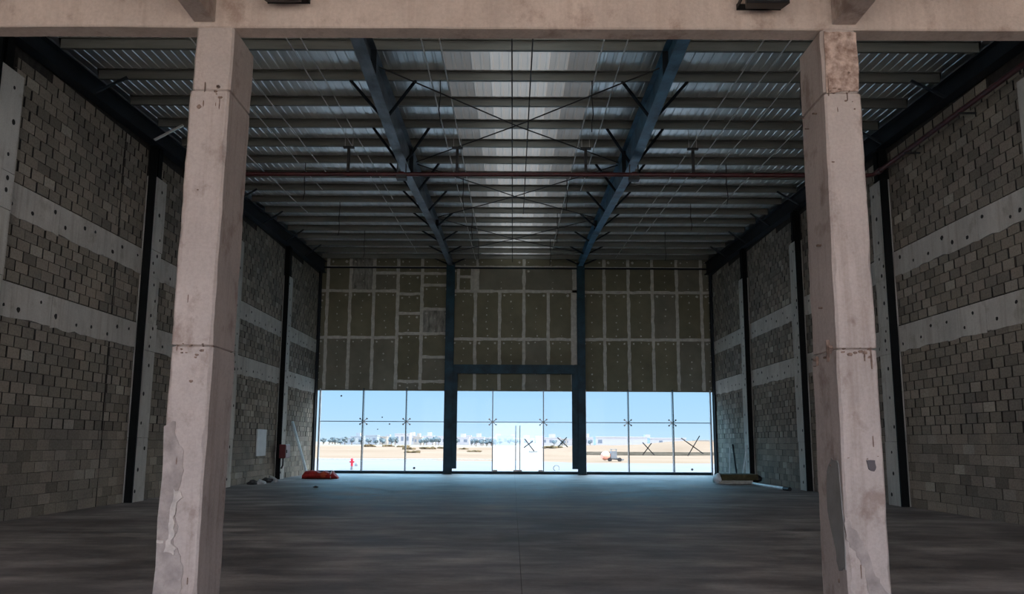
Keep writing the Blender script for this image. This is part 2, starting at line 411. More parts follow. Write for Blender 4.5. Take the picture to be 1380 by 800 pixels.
# ------------------------------------------------------------------ the two big columns
def column(sg, name_mat, label, x0, x1, patches):
    y0, y1 = 6.8, 7.38
    e = thing('concrete_column', ((x0+x1)/2, (y0+y1)/2, 0), label, 'column', 'cast concrete columns in front of the hall')
    rnd = random.Random(3+sg); b = MB(); rings = []
    zs = []; z = 0
    seams = [2.33, 4.76]
    while z < 5.39: zs.append(z); z += .09
    zs.append(5.39)
    for s_ in seams: zs += [s_-.013, s_, s_+.013]
    zs = sorted(q for q in zs if all(abs(q-s_) > .025 or abs(q-s_) < .0135 for s_ in seams))
    c = .018
    for z in zs:
        k = sum(z > s_ for s_ in seams)
        ox = (0, .006, -.004)[k]*sg; ins = .022 if any(abs(z-s_) < .003 for s_ in seams) else 0
        if z > 4.76: ins += .006
        j = lambda f: .006*noise.noise(Vector((f*7.7, z*2.1, sg*5)))+.004*noise.noise(Vector((f*3.3, z*9, sg)))
        tx = .035*(z/5.4)*(1 if sg < 0 else 0); tr = .035*(z/5.4)*(1 if sg > 0 else 0)
        a0, a1, d0, d1 = x0+ins+ox+j(1)+(tx if sg < 0 else tr), x1-ins+ox+j(2)+(tx if sg < 0 else 0), y0+ins+j(3), y1-ins+j(4)
        ch = [c*(1+1.6*max(0, noise.noise(Vector((q*9.1, z*3.7, sg*2))))) for q in range(4)]
        rings.append([(a0+ch[0], d0, z), (a1-ch[1], d0, z), (a1, d0+ch[1], z), (a1, d1-ch[2], z), (a1-ch[2], d1, z), (a0+ch[3], d1, z), (a0, d1-ch[3], z), (a0, d0+ch[0], z)])
    b.loft(rings)
    b.build('shaft', name_mat, e)
    p = MB()                                # small chips and blow-holes
    for q in range(46):
        zz = rnd.choice((rnd.uniform(.2, 5.2), 2.33+rnd.uniform(-.12, .02), 4.76+rnd.uniform(-.2, .05))); w = rnd.uniform(.006, .022); h = w*rnd.uniform(.35, .9)
        if rnd.random() < .25: h = w*rnd.uniform(2, 6); w *= .35
        pol = lambda c: [(c+w*math.cos(t)*rnd.uniform(.6, 1.3), zz+h*math.sin(t)*rnd.uniform(.6, 1.3)) for t in [k_*math.pi/4 for k_ in range(8)]]
        if rnd.random() < .6: p.prism(pol(rnd.uniform(x0+.06, x1-.05)), 'y', y0-.009, y0+.02)
        else:
            xf = x1 if sg < 0 else x0; p.prism(pol(rnd.uniform(y0+.04, y1-.05)), 'x', xf-.03 if sg < 0 else xf-.009, xf+.009 if sg < 0 else xf+.03)
    p.build('surface_specks', 'chip', e)['kind'] = 'stuff'
    for nm, m, face, poly, th in patches:
        p = MB()
        if face == 'front': p.prism(poly, 'y', y0-th, y0+.004)
        else:
            xf = x1 if sg < 0 else x0
            xa, xb = sorted((xf-sg*th*-1*-1 if False else (xf+th if sg < 0 else xf-th), xf-.004 if sg < 0 else xf+.004))
            p.prism(poly, 'x', xa, xb)
        p.build(nm, m, e)
    return e
def rag(pts, amp=.012, sub=4, seed=1):
    rnd = random.Random(seed); out = []
    for i in range(len(pts)):
        p = pts[i]; q = pts[(i+1) % len(pts)]
        for k in range(sub):
            t = k/sub; out.append((p[0]+(q[0]-p[0])*t+rnd.uniform(-amp, amp), p[1]+(q[1]-p[1])*t+rnd.uniform(-amp, amp)))
    return out
lx0, lx1 = -3.185, -2.815
column(-1, 'col_a', 'tall concrete column with ragged peeling grey render down its lower edge', lx0, lx1, [
    ('render_patch', 'render', 'front', rag([(-3.175, 1.62), (-3.09, 1.66), (-3.06, 1.48), (-3.00, 1.40), (-2.99, 1.22), (-3.02, 1.05), (-3.03, .85), (-3.0, .72), (-3.04, .62), (-2.95, .5), (-2.93, .3), (-2.98, 0.02), (-3.175, .02)], .012, 4, 4), .006),
    ('mortar_ridge', 'pale_mortar', 'front', rag([(-3.06, 1.06), (-2.99, 1.04), (-2.975, 1.0), (-3.03, .93), (-3.035, .82), (-3.02, .7), (-3.045, .6), (-3.0, .56), (-3.02, .52), (-3.1, .54), (-3.075, .66), (-3.075, .8), (-3.06, .92)], .012, 3, 6), .016),
    ('mortar_ridge', 'pale_mortar', 'front', rag([(-3.17, .64), (-3.11, .63), (-3.11, .61), (-3.17, .61)], .004, 2, 7), .014)])
rx0, rx1 = 2.785, 3.16
column(1, 'col_b', 'tall concrete column with smooth grey patch and dark round spot near its foot', rx0, rx1, [
    ('top_patch', 'brickish', 'front', rag([(2.84, 5.37), (3.15, 5.37), (3.15, 4.78), (2.84, 4.76)], .008, 5, 2), .006),
    ('grey_patch', 'render_smooth', 'side', rag([(6.86, 1.32), (7.0, 1.36), (7.12, 1.25), (7.16, .9), (7.02, .55), (6.98, .38), (6.84, .42), (6.82, .8)], .012, 4, 9), .005),
    ('dark_spot', 'spot', 'front', rag([(3.005, 1.345), (3.075, 1.35), (3.085, 1.29), (3.06, 1.25), (3.015, 1.265)], .005, 2, 3), .012),
    ('render_patch', 'render', 'front', rag([(2.79, .86), (2.87, .74), (2.95, .62), (3.0, .44), (3.06, .3), (3.14, .18), (3.15, .02), (3.04, .02), (2.97, .2), (2.93, .42), (2.86, .56), (2.79, .66)], .012, 4, 5), .006)])

# front beam, beams running back over the camera, slab above
b = MB(); rnd = random.Random(2)
xs = [-9.5+i*19/38 for i in range(39)]
rings = []
for x in xs:
    dz = .010*noise.noise(Vector((x*1.3, 2, 1))); dy = .006*noise.noise(Vector((x*.9, 7, 3)))
    z0 = 5.395+dz; rings.append([(x, 6.80+dy, 6.05), (x, 6.80+dy, z0+.012), (x, 6.812+dy, z0), (x, 6.99, z0), (x, 6.99, 6.05)])
b.loft(rings)
tag(b.build('concrete_beam', 'beam'), 'long stained concrete beam spanning across the tops of both columns', 'beam')
for sg, xa, xb, lab in ((-1, -3.165, -2.965, 'concrete beam running forward from the top of the peeling column'), (1, 2.93, 3.155, 'concrete beam running forward from the top of the patched column')):
    b = MB(); n = 20
    b.loft([[(xa, y, 6.03), (xa, y, 5.44+.004*math.sin(y*3)), (xb, y, 5.44+.004*math.sin(y*3)), (xb, y, 6.03)] for y in [YR+(6.795-YR)*i/n for i in range(n+1)]])
    tag(b.build('cross_beam', 'col_a' if sg < 0 else 'col_b', bevel=.008), lab, 'beam')
b = MB(); b.box(-9.75, 9.75, YR, 6.99, 6.05, 6.25)
struct(b.build('ceiling', 'beam'))

# floodlights on the beam
for x0, x1, lab in ((2.035, 2.435, 'black floodlight on the front beam beside the patched column'), (-2.46, -2.075, 'black floodlight on the front beam beside the peeling column')):
    zb = 5.50 if x0 > 0 else 5.545
    xm = (x0+x1)/2; e = thing('floodlight', (xm, 6.7, zb), lab, 'lamp', 'floodlights on the front beam')
    b = MB()   # tapered housing, lens facing forward-down
    b.loft([[(x0, 6.53, zb), (x1, 6.53, zb), (x1, 6.57, zb+.30), (x0, 6.57, zb+.30)], [(x0+.03, 6.66, zb+.02), (x1-.03, 6.66, zb+.02), (x1-.03, 6.66, zb+.26), (x0+.03, 6.66, zb+.26)]])
    for k in range(6):
        xx = x0+.06+k*(x1-x0-.12)/5; b.box(xx-.006, xx+.006, 6.655, 6.70, zb+.05, zb+.23)
    b.build('housing', 'black', e)
    l = MB(); l.hexa([(x0+.02, 6.524, zb+.02), (x1-.02, 6.524, zb+.02), (x1-.02, 6.562, zb+.28), (x0+.02, 6.562, zb+.28)], [(x0+.02, 6.53, zb+.02), (x1-.02, 6.53, zb+.02), (x1-.02, 6.568, zb+.28), (x0+.02, 6.568, zb+.28)]); l.build('lens', 'lens', e)
    k = MB(); k.box(x0-.012, x0, 6.60, 6.80, zb+.10, zb+.14); k.box(x1, x1+.012, 6.60, 6.80, zb+.10, zb+.14); k.box(x0-.012, x1+.012, 6.79, 6.803, zb+.09, zb+.15); k.build('bracket', 'black', e)

# ------------------------------------------------------------------ roof
b = MB(); prof = []
pitch = .20; x = -9.75
while x < 9.74:
    prof += [(x, 0), (x+.12, 0), (x+.135, .013), (x+.185, .013)]; x += pitch
prof.append((9.75, 0))
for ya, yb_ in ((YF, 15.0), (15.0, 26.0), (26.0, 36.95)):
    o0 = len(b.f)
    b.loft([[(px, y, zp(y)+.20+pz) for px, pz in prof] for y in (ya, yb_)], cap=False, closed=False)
    for q in range(o0, len(b.f)):            # translucent sheets added down the middle bay, fading outwards to imitate a reflection
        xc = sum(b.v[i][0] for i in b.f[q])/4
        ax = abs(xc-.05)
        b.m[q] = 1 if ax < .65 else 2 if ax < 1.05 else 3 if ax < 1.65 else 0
struct(b.build('roof', ['sheet', 'skylight', 'glow_sheet_b', 'glow_sheet_c']))

def purlin(y, label):
    z = zp(y); b = MB(); t = .004
    poly = [(y, z), (y+.075, z), (y+.075, z+.02), (y+.071, z+.02), (y+.071, z+t), (y+t, z+t), (y+t, z+.196), (y-.07, z+.196), (y-.07, z+.18), (y-.074, z+.18), (y-.074, z+.2), (y, z+.2)]
    b.prism(poly, 'x', -9.2, 9.2)
    return tag(b.build('roof_purlin', 'purlin'), label, 'purlin', 'roof purlins')
NP = 16; PY = [14.314+1.415*i for i in range(NP)]
for i, y in enumerate(PY): purlin(y, 'long galvanised roof purlin, '+nth(NP-1-i))

# beams along the side walls with fly braces
def eave_beam(sg, label):
    e = thing('wall_beam', (sg*9.33, 22, ze(22)), label, 'beam', 'dark roof beams along the side walls')
    b = MB(); st = [YF, 8, 14, 20, 26, 32, 36.5]
    def sec(fn): b.loft([fn(y) for y in st])
    def X(a): return sg*a
    sec(lambda y: [(X(9.20), y, ze(y)), (X(9.45), y, ze(y)), (X(9.45), y, ze(y)+.016), (X(9.20), y, ze(y)+.016)])
    sec(lambda y: [(X(9.32), y, ze(y)+.016), (X(9.335), y, ze(y)+.016), (X(9.335), y, zp(y)-.02), (X(9.32), y, zp(y)-.02)])
    sec(lambda y: [(X(9.20), y, zp(y)-.02), (X(9.45), y, zp(y)-.02), (X(9.45), y, zp(y)-.004), (X(9.20), y, zp(y)-.004)])
    b.build('girder', 'steel_dark', e)
    for i, y in enumerate(PY):
        if i % 2 == 1 and y < 35:
            k = MB(); k.bar((X(9.24), y-.05, ze(y)+.05), (X(8.55), y-.02, zp(y)+.02), .05, .05); k.build('fly_brace', 'galv' if (sg < 0 and i == 3) else 'steel_dark', e)  # one brace takes the bright colour to show light falling on it
    return e
eave_beam(-1, 'dark steel roof beam along the top of the wall with white panel')
eave_beam(1, 'dark steel roof beam along the top of the red pipe wall')

# the two tapered main rafters
ST = [(5.0, 2.95, 8.80), (9.0, 2.95, 8.84), (12.9, 2.97, 8.72), (17.7, 2.98, 8.58), (20.2, 3.0, 8.66), (24.5, 3.03, 9.05), (29.5, 3.07, 9.52), (36.09, 3.14, 9.93)]
def rint(y):
    for k in range(len(ST)-1):
        a, c = ST[k], ST[k+1]
        if a[0] <= y <= c[0]:
            t = (y-a[0])/(c[0]-a[0]); return a[1]+(c[1]-a[1])*t, a[2]+(c[2]-a[2])*t
    return ST[-1][1:]
def rafter(sg, label, m):
    e = thing('roof_rafter', (sg*3, 20.2, 8.66), label, 'rafter', 'main steel rafters of the middle bay')
    b = MB(); w = .12
    def sec(fn): b.loft([fn(*s) for s in ST])
    sec(lambda y, x, z: [(sg*x-w, y, z), (sg*x+w, y, z), (sg*x+w, y, z+.016), (sg*x-w, y, z+.016)])
    sec(lambda y, x, z: [(sg*x-.006, y, z+.016), (sg*x+.006, y, z+.016), (sg*x+.006, y, zp(y)-.02), (sg*x-.006, y, zp(y)-.02)])
    sec(lambda y, x, z: [(sg*x-w, y, zp(y)-.02), (sg*x+w, y, zp(y)-.02), (sg*x+w, y, zp(y)-.004), (sg*x-w, y, zp(y)-.004)])
    b.build('girder', m, e)
    for y in (14.3, 20.2, 28.0):
        x, z = rint(y); k = MB()
        for s2 in (-1, 1): x0, x1 = sorted((sg*x+s2*.006, sg*x+s2*w)); k.box(x0, x1, y-.007, y+.007, z+.016, zp(y)-.02)
        k.build('stiffener_plate', 'steel_dark', e)
    for i, y in enumerate(PY):
        if i % 2 == 1:
            x, z = rint(y+.35)
            for s2 in (-1, 1):
                k = MB(); k.bar((sg*x+s2*w*.8, y+.35, z+.03), (sg*x+s2*.72, y+.04, zp(y)+.01), .05, .05); k.build('fly_brace', 'steel_dark', e)
    return e
rafter(-1, 'deep blue-grey steel rafter on the side of the red bag', 'steel_light')
rafter(1, 'deep blue-grey steel rafter on the side of the red wall pipe', 'steel_blue')

# crossed wind-brace rods in the middle bay
for k, yc in enumerate((18.0, 24.3, 30.6)):
    for s2 in (-1, 1):
        ya, yb_ = yc-3.1, yc+3.0
        b = MB(); b.tube([(-2.9*s2, ya, zp(ya)-.10), (0, yc, zp(yc)-.16-.02*s2), (2.9*s2, yb_, zp(yb_)-.10)], .016, 6)
        tag(b.build('brace_rod', 'rod'), 'dark diagonal rod of the %s roof cross, running away towards the %s' % (('first', 'middle', 'last')[k], 'red pipe wall' if s2 > 0 else 'white panel wall'), 'rod', 'diagonal brace rods in middle bay')

# thin galvanised lines running front to back below the purlins
LX = [(-7.6, 17, 27), (-6.35, 13, 24), (-5.75, 13, 22), (-4.5, 12.5, 34), (-4.2, 12.5, 25), (-1.9, 12.5, 35.5), (-1.55, 12.5, 30), (-.15, 12.5, 36), (.25, 13, 27), (1.62, 12.5, 33), (2.08, 12.5, 24), (4.7, 13, 35), (5.2, 12.5, 30), (5.85, 12.5, 24), (7.1, 15, 28)]
for i, (x, ya, yb_) in enumerate(LX):
    b = MB(); n = 8; ofs = U(.05, .12)
    dark = i in (7, 8)
    b.tube([(x+.015*noise.noise(Vector((i, q, 0))), ya+(yb_-ya)*q/n, zp(ya+(yb_-ya)*q/n)-ofs-.02*math.sin(q*2.2)) for q in range(n+1)], .015, 6)
    tag(b.build('ceiling_wire', 'rod' if dark else 'galv'), 'thin %s wire under purlins, %s' % ('dark' if dark else 'pale', nth(i, 'from the white panel wall')), 'wire', 'long wires under the purlins')

# short dark cables hanging from the purlins
HC = []
for x, iy in ((-6.25, (1, 5, 8, 11)), (6.15, (1, 5, 8, 11)), (-1.72, (1, 6, 9, 12)), (1.60, (1, 6, 9, 12))):
    for n, i in enumerate(iy): HC.append((x, i, n))
for x, i, n in HC:
    y = PY[i]+.02; L_ = U(1.0, 1.25); b = MB(); rnd = random.Random(i+int(x*10))
    xx = x-.05*n*(1 if x > 0 else -1)
    b.tube([(xx+.03*math.sin(q*1.7+x)*q/6, y+.02*math.sin(q), zp(y)+.03-L_*q/6) for q in range(7)], .013, 6)
    where = {-6.25: 'white panel wall bay', 6.15: 'red pipe wall bay', -1.72: 'middle bay on red bag side', 1.6: 'middle bay on padding side'}[x]
    tag(b.build('hanging_cable', 'black'), 'dark cable hanging from purlin, %s, %s' % (where, nth(3-n)), 'cable', 'cables hanging from the roof')

# red pipe across the hall, turning along the block wall, on four hangers
e = thing('sprinkler_pipe', (0, 18.95, 8.3), 'dark red pipe crossing the hall under the rafters and turning along the block wall', 'pipe')
b = MB(); zr = 8.34
pts = [(-7.5, 18.95, zr-.03), (-3, 18.95, zr-.02), (3, 18.95, zr), (8.92, 18.95, zr), (9.12, 18.90, zr), (9.17, 18.65, zr), (9.17, 14, zr), (9.17, 8, zr)]
b.tube(pts, .055, 12); b.build('pipe_run', 'redpipe', e)
b = MB(); b.tube([(-7.56, 18.95, zr-.03), (-7.46, 18.95, zr-.03)], .072, 12); b.build('end_cap', 'redpipe', e)
for p, q in (((8.80, 18.95, zr), (8.94, 18.95, zr)), ((9.17, 18.68, zr), (9.17, 18.5, zr)), ((-3.05, 18.95, zr-.02), (-2.95, 18.95, zr-.02)), ((2.95, 18.95, zr), (3.05, 18.95, zr))):
    b = MB(); b.tube([p, q], .074, 12); b.build('coupling', 'redpipe', e)
for sg in (-1, 1):
    b = MB(); b.box(sg*3-.13, sg*3+.13, 18.85, 19.05, 8.18, 8.28); b.box(sg*3-.12, sg*3-.10, 18.9, 19.0, 8.28, 8.6); b.box(sg*3+.10, sg*3+.12, 18.9, 19.0, 8.28, 8.6)
    b.build('rafter_clamp', 'rod', e)
for y in (17.2, 15.0, 12.8, 10.6):
    b = MB(); b.box(9.09, 9.46, y-.02, y+.02, zr-.08, zr-.054); b.build('wall_bracket', 'rod', e)
hl = ['hanger bracket for the red pipe in the outer bay beside peeling column', 'hanger bracket for the red pipe in middle bay near left rafter',
      'hanger bracket for the red pipe in middle bay near right rafter', 'hanger bracket for the red pipe in the outer bay beside patched column']
for x, lab in zip((-4.39, -1.57, 1.76, 4.54), hl):
    e = thing('pipe_hanger', (x, 18.95, zr), lab, 'bracket', 'hangers of the red pipe')
    b = MB(); b.box(x-.14, x+.14, 18.90, 19.0, 9.02, 9.06); b.build('top_plate', 'rod', e)
    b = MB(); b.box(x-.035, x+.035, 18.92, 18.98, zr+.03, 9.02); b.build('drop_leg', 'rod', e)
    b = MB(); b.tube([(x+.075*math.cos(t), 18.95, zr-.005+.075*math.sin(t)) for t in [i*math.pi/6 for i in range(13)]], .012, 6); b.build('ring_clamp', 'rod', e)
    b = MB(); b.tube([(x-.1, 18.95, 9.05), (x-.1, 18.95, zp(18.95)+.2)], .007, 6); b.tube([(x+.1, 18.95, 9.05), (x+.1, 18.95, zp(18.95)+.2)], .007, 6); b.build('threaded_rods', 'galv', e)

# ------------------------------------------------------------------ back wall with taped boards
b = MB(); zt = zp(YB)+.24
cols_l = [-9.75, -9.16, -8.05, -6.90, -5.73, -4.55, -3.14]
cols_c = [-3.14, -1.945, -.76, .42, 1.605, 2.78, 3.15]
cols_r = [3.15, 4.33, 5.51, 6.68, 7.87, 9.06, 9.75]
ZB, Z1, Z2, Z3 = 3.96, 6.42, 8.74, 10.42
boards = []   # x0,x1,z0,z1
def colb(x0, x1, zs):
    for a, c in zip(zs[:-1], zs[1:]): boards.append((x0, x1, a, c))
for i in range(6):
    x0, x1 = cols_l[i], cols_l[i+1]
    if i <= 2: colb(x0, x1, [ZB, Z1+.05, Z2+.02, Z3])
    elif i == 3: colb(x0, x1, [ZB, Z1+.05, Z2+.02, 9.66, Z3])
    elif i == 4: colb(x0, x1, [ZB, 4.35, 6.67, 7.66, 8.62, 9.64, Z3])
    else: colb(x0, x1, [ZB, 4.35, 5.53, 6.67, 7.87, 9.06, 9.64, Z3])
for i in range(6):
    colb(cols_c[i], cols_c[i+1], [ZB, Z1, Z2+.03])
for x0, x1 in ((-3.14, -1.85), (-1.85, .42), (.42, 3.15)): colb(x0, x1, [Z2+.03, 9.97, Z3])
for i in range(6): colb(cols_r[i], cols_r[i+1], [ZB, Z1, Z2, Z3])
rnd = random.Random(12)
for x0, x1, z0, z1 in boards:
    b.box(x0+.002, x1-.002, YB, YB+.013, z0+.002, min(z1, zt)-.002, 4 if (x0, z0) in ((-4.55, 6.67), (-8.05, Z2+.02)) else 1 if (x0, z0) in ((-9.16, ZB), (-6.90, ZB)) else rnd.choice((0, 0, 0, 1, 2)))
b.box(-9.75, 9.75, YB+.013, YB+.22, ZB, zt, 0)
def strip(p, q, w, seed):
    """hand-smeared compound along a joint, width wandering"""
    n = max(4, int((Vector(q)-Vector(p)).length/.22)); A = []; B = []
    ver = abs(p[0]-q[0]) < abs(p[1]-q[1])
    for i in range(n+1):
        t = i/n; x = p[0]+(q[0]-p[0])*t; z = p[1]+(q[1]-p[1])*t
        a = w*(.5+.35*noise.noise(Vector((seed, t*n*.6, 1)))); c = w*(.5+.35*noise.noise(Vector((seed, t*n*.6, 9))))
        if ver: A.append((x-a, z)); B.append((x+c, z))
        else: A.append((x, z-a)); B.append((x, z+c))
    fr = YB-.004-.00025*(seed % 29)
    b.loft([[(A[i][0], fr, A[i][1]), (B[i][0], fr, B[i][1]), (B[i][0], YB+.002, B[i][1]), (A[i][0], YB+.002, A[i][1])] for i in range(n+1)], 3)
sd = 0
done = set()
for x0, x1, z0, z1 in boards:
    z1 = min(z1, zt)
    for X_ in (x0, x1):
        if abs(X_) < 9.5 and not (abs(abs(X_)-3.145) < .02):
            k = (round(X_, 2), round(z0, 1), round(z1, 1))
            if k not in done: done.add(k); sd += 1; strip((X_, z0), (X_, z1), .15, sd)
    if z0 > ZB+.1:
        k = (round(x0, 2), round(z0, 2), 'h')
        if k not in done: done.add(k); sd += 1; strip((x0, z0), (x1, z0), .14, sd)
strip((2.88, 5.2), (2.90, 9.9), .22, 77); strip((-2.80, 8.85), (-2.78, 9.9), .14, 79); strip((-2.02, 8.8), (-2.00, 9.95), .34, 80); strip((-2.75, 9.50), (-2.1, 9.48), .13, 81)
strip((-9.1, 9.98), (9.1, 9.98), .05, 83)
for x0, x1, z0, z1 in boards:     # filled screw heads
    xm = (x0+x1)/2; n = max(2, int((z1-z0)/.3))
    for k in range(n):
        if rnd.random() < .8:
            zz = z0+(k+.5)*(z1-z0)/n; r = rnd.uniform(.02, .045); xx = xm+rnd.uniform(-.06, .06)
            b.prism([(xx+r*math.cos(t)*rnd.uniform(.7, 1.2), zz+r*math.sin(t)*rnd.uniform(.7, 1.3)) for t in [q*math.pi/3 for q in range(6)]], 'y', YB-.003, YB+.001, 3)
    for xx in (x0+.22, x1-.22):
        zz = min(z1, zt)-.2; r = rnd.uniform(.03, .07)
        if rnd.random() < .75: b.prism([(xx+r*math.cos(t)*rnd.uniform(.7, 1.3), zz+r*math.sin(t)*rnd.uniform(.6, 1.3)) for t in [q*math.pi/3 for q in range(6)]], 'y', YB-.003, YB+.001, 3)
b.box(-9.75, 9.75, YB-.01, YB+.2, ZB-.05, ZB, 1)
struct(b.build('wall_back', ['board', 'board_b', 'board_c', 'tape', 'skim']))
b = MB(); b.tube([(-9.3, 36.3, 9.86), (9.3, 36.3, 9.86)], .045, 8)
tag(b.build('wall_girt', 'steel_dark'), 'thin dark horizontal bar across the top of the boarded back wall', 'bar')

# steel columns at the back wall
def icol(x0, x1, y0, y1, z0, z1, b):
    b.box(x0, x1, y0, y0+.016, z0, z1); b.box(x0, x1, y1-.016, y1, z0, z1); xm = (x0+x1)/2; b.box(xm-.007, xm+.007, y0+.016, y1-.016, z0, z1)
for sg, xa, xb, lab in ((-1, -3.335, -2.95, 'blue-grey steel column of the door portal on the red bag side'), (1, 2.99, 3.345, 'blue-grey steel column of the door portal on the padding stack side')):
    e = thing('steel_column', ((xa+xb)/2, 36.35, 0), lab, 'column', 'steel columns of the door portal')
    b = MB(); icol(xa, xb, 36.10, 36.56, .015, 10.1, b); b.build('shaft', 'steel', e)
    b = MB(); b.box(xa-.05, xb+.05, 36.05, 36.58, 0, .015); b.build('base_plate', 'steel_dark', e)
    ja, jb = (xb, -2.735) if sg < 0 else (2.715, xa)
    b = MB(); icol(ja, jb, 36.20, 36.45, .26, 4.72, b); b.build('jamb_post', 'steel', e)
b = MB(); b.box(-2.95, 2.99, 36.18, 36.195, 4.72, 5.14); b.box(-2.95, 2.99, 36.195, 36.44, 4.72, 4.735); b.box(-2.95, 2.99, 36.195, 36.44, 5.125, 5.14); b.box(-2.95, 2.99, 36.3, 36.312, 4.735, 5.125)
tag(b.build('portal_crossbar', 'steel'), 'dark steel crossbar joining the two columns above the glass doors', 'beam')
for sg, lab in ((-1, 'dark steel corner column behind the leaning blue pipe'), (1, 'dark steel corner column beyond the padding stack')):
    b = MB(); x0, x1 = sorted((sg*9.455, sg*9.37)); icol(x0, x1, 36.0, 36.3, 0, ze(36), b)
    tag(b.build('corner_column', 'steel_dark'), lab, 'column', 'corner columns at the back wall')

# ------------------------------------------------------------------ glazing
YG = 36.7
def spider(x, z, parent):
    b = MB(); b.tube([(x, YG-.10, z), (x, YG-.02, z)], .03, 8)
    for sx in (-1, 1):
        for sz in (-1, 1):
            b.bar((x, YG-.07, z), (x+sx*.16, YG-.05, z+sz*.13), .035, .03)
            b.tube([(x+sx*.16, YG-.06, z+sz*.13), (x+sx*.16, YG-.014, z+sz*.13)], .042, 8)
    b.build('spider_fitting', 'chrome', parent)
def pane(x0, x1, z0, z1, parent, name='glass_pane', m='glass'):
    b = MB(); b.box(x0+.004, x1-.004, YG-.006, YG+.006, z0+.004, z1-.004); return b.build(name, m, parent)
def glazing(n, xs_, zt_=4.0, zm=2.44, door=None):
    e = thing('window_%d' % n, ((xs_[0]+xs_[-1])/2, YG, .1), kind='structure')
    for i in range(len(xs_)-1):
        pane(xs_[i], xs_[i+1], zm, zt_, e)
        if i != door: pane(xs_[i], xs_[i+1], .13, zm, e)
    for x in xs_[1:-1]:
        b = MB(); b.box(x-.022, x+.022, YG-.32, YG-.008, .10, zt_); b.build('glass_fin', 'fin', e); spider(x, zm, e)
    b = MB(); b.box(xs_[0], xs_[-1], YG-.02, YG+.02, zm-.018, zm+.018); b.build('transom', 'fin', e)
    b = MB(); b.box(xs_[0], xs_[-1], YG-.06, YG+.06, 0, .13); b.build('sill_channel', 'steel', e)
    b = MB(); b.box(xs_[0]-.07, xs_[0], YG-.12, YG+.05, .0, zt_); b.box(xs_[-1], xs_[-1]+.07, YG-.12, YG+.05, .0, zt_); b.box(xs_[0]-.05, xs_[-1]+.05, YG-.05, YG+.05, zt_, zt_+.05)
    b.build('edge_channel', 'alu' if n != 2 else 'steel', e)
    return e
glazing(1, [-9.27, -7.21, -5.16, -3.36])
w2 = glazing(2, [-3.05, -1.05, 1.36, 3.0], door=1)
glazing(3, [3.40, 5.39, 7.51, 9.30])
d = thing('door_1', (.155, YG, 0), kind='structure')
for x0, x1, hx, lab in ((-1.02, .15, .05, 'a'), (.16, 1.33, .25, 'b')):
    p = pane(x0, x1, .15, 2.41, d, 'door_leaf', 'hazeglass')
    b = MB(); b.tube([(hx, YG-.07, .2), (hx, YG-.07, 2.28)], .02, 8); b.tube([(hx, YG-.07, .5), (hx, YG-.005, .5)], .012, 6); b.tube([(hx, YG-.07, 1.95), (hx, YG-.005, 1.95)], .012, 6)
    b.build('pull_handle', 'chrome', p)
    b = MB(); xe = hx+(.0 if lab == 'a' else -.0); b.box(min(hx, (x0+x1)/2 if 0 else hx)-.10, hx+.10, YG-.02, YG+.02, .13, .20); b.build('patch_fitting', 'chrome', p)
    xe = x0 if lab == 'a' else x1-.2
    b = MB(); b.box(xe, xe+.2, YG-.02, YG+.02, .13, .20); b.build('patch_fitting', 'chrome', p)

# tape crosses and dark spots on the glass
def cross(l1, l2, label):
    e = thing('tape_cross', (l1[0], YG-.01, min(l1[1], l1[3])), label, 'tape', 'tape crosses on the glass')
    for a in (l1, l2):
        b = MB(); b.bar((a[0], YG-.0085, a[1]), (a[2], YG-.0085, a[3]), .004, .045, up=(0, 0, 1)); b.build('tape_strip', 'tapegrey', e)
cross((6.08, 1.51, 6.63, .92), (6.07, .92, 6.50, 1.48), 'narrow grey tape cross on the middle pane beside padding stack')
cross((7.92, 1.73, 8.95, 1.0), (8.21, .89, 8.80, 1.84), 'wide tilted grey tape cross on the end pane above the padding stack')
cross((2.03, 1.73, 2.52, 1.28), (2.48, 1.74, 2.06, 1.28), 'small grey tape cross on the pane next to the glass doors')
cross((.47, 1.66, .93, 1.07), (.86, 1.55, .44, 1.24), 'small grey tape cross on the hazy glass door leaf')
for x, z, r, lab in ((-8.32, 3.65, .045, 'small dark spot high on the glass pane above red bag'), (-6.33, 2.64, .035, 'small dark spot on upper pane just above the transom'),
                     (-5.97, 2.32, .04, 'small dark spot just under the transom, largest of its trio'), (-6.53, 2.07, .03, 'faint small dark spot below the transom'),
                     (-4.75, .26, .06, 'round dark spot low on pane beside the steel column'), (8.40, .26, .06, 'round dark spot low on the end pane above padding stack')):
    b = MB(); b.prism([(x+r*math.cos(t), z+r*.9*math.sin(t)) for t in [q*math.pi/5 for q in range(10)]], 'y', YG-.012, YG-.0061)
    tag(b.build('glass_spot', 'tapegrey'), lab, 'spot', 'dark spots on the glass')

# ------------------------------------------------------------------ things lying in the hall
b = MB(); b.box(-9.452, -9.40, 28.1, 29.15, .94, 1.92); o = b.build('wall_board', 'whitepanel', bevel=.01)
tag(o, 'off-white upright panel fixed to block wall near the dark red box', 'panel')
e = thing('hose_cabinet', (-9.1, 30.5, .8), 'dark red box fixed on a concrete pier above the floor', 'box')
b = MB(); b.box(-9.26, -9.02, 30.35, 30.95, .82, 1.36); b.build('cabinet_body', 'boxred', e, bevel=.012)
b = MB(); b.box(-9.02, -9.0, 30.38, 30.92, .85, 1.33); b.build('cabinet_door', 'boxred', e, bevel=.006)
b = MB(); b.box(-9.0, -8.975, 30.44, 30.49, 1.03, 1.15); b.build('handle', 'black', e)
b = MB(); b.tube([(-9.12, 30.45, .82), (-9.12, 30.45, .55), (-9.18, 30.45, .42)], .035, 8); b.build('outlet_pipe', 'black', e)
b = MB(); b.tube([(-8.48, 31.8, .06), (-9.38, 32.4, 2.3)], .055, 12)
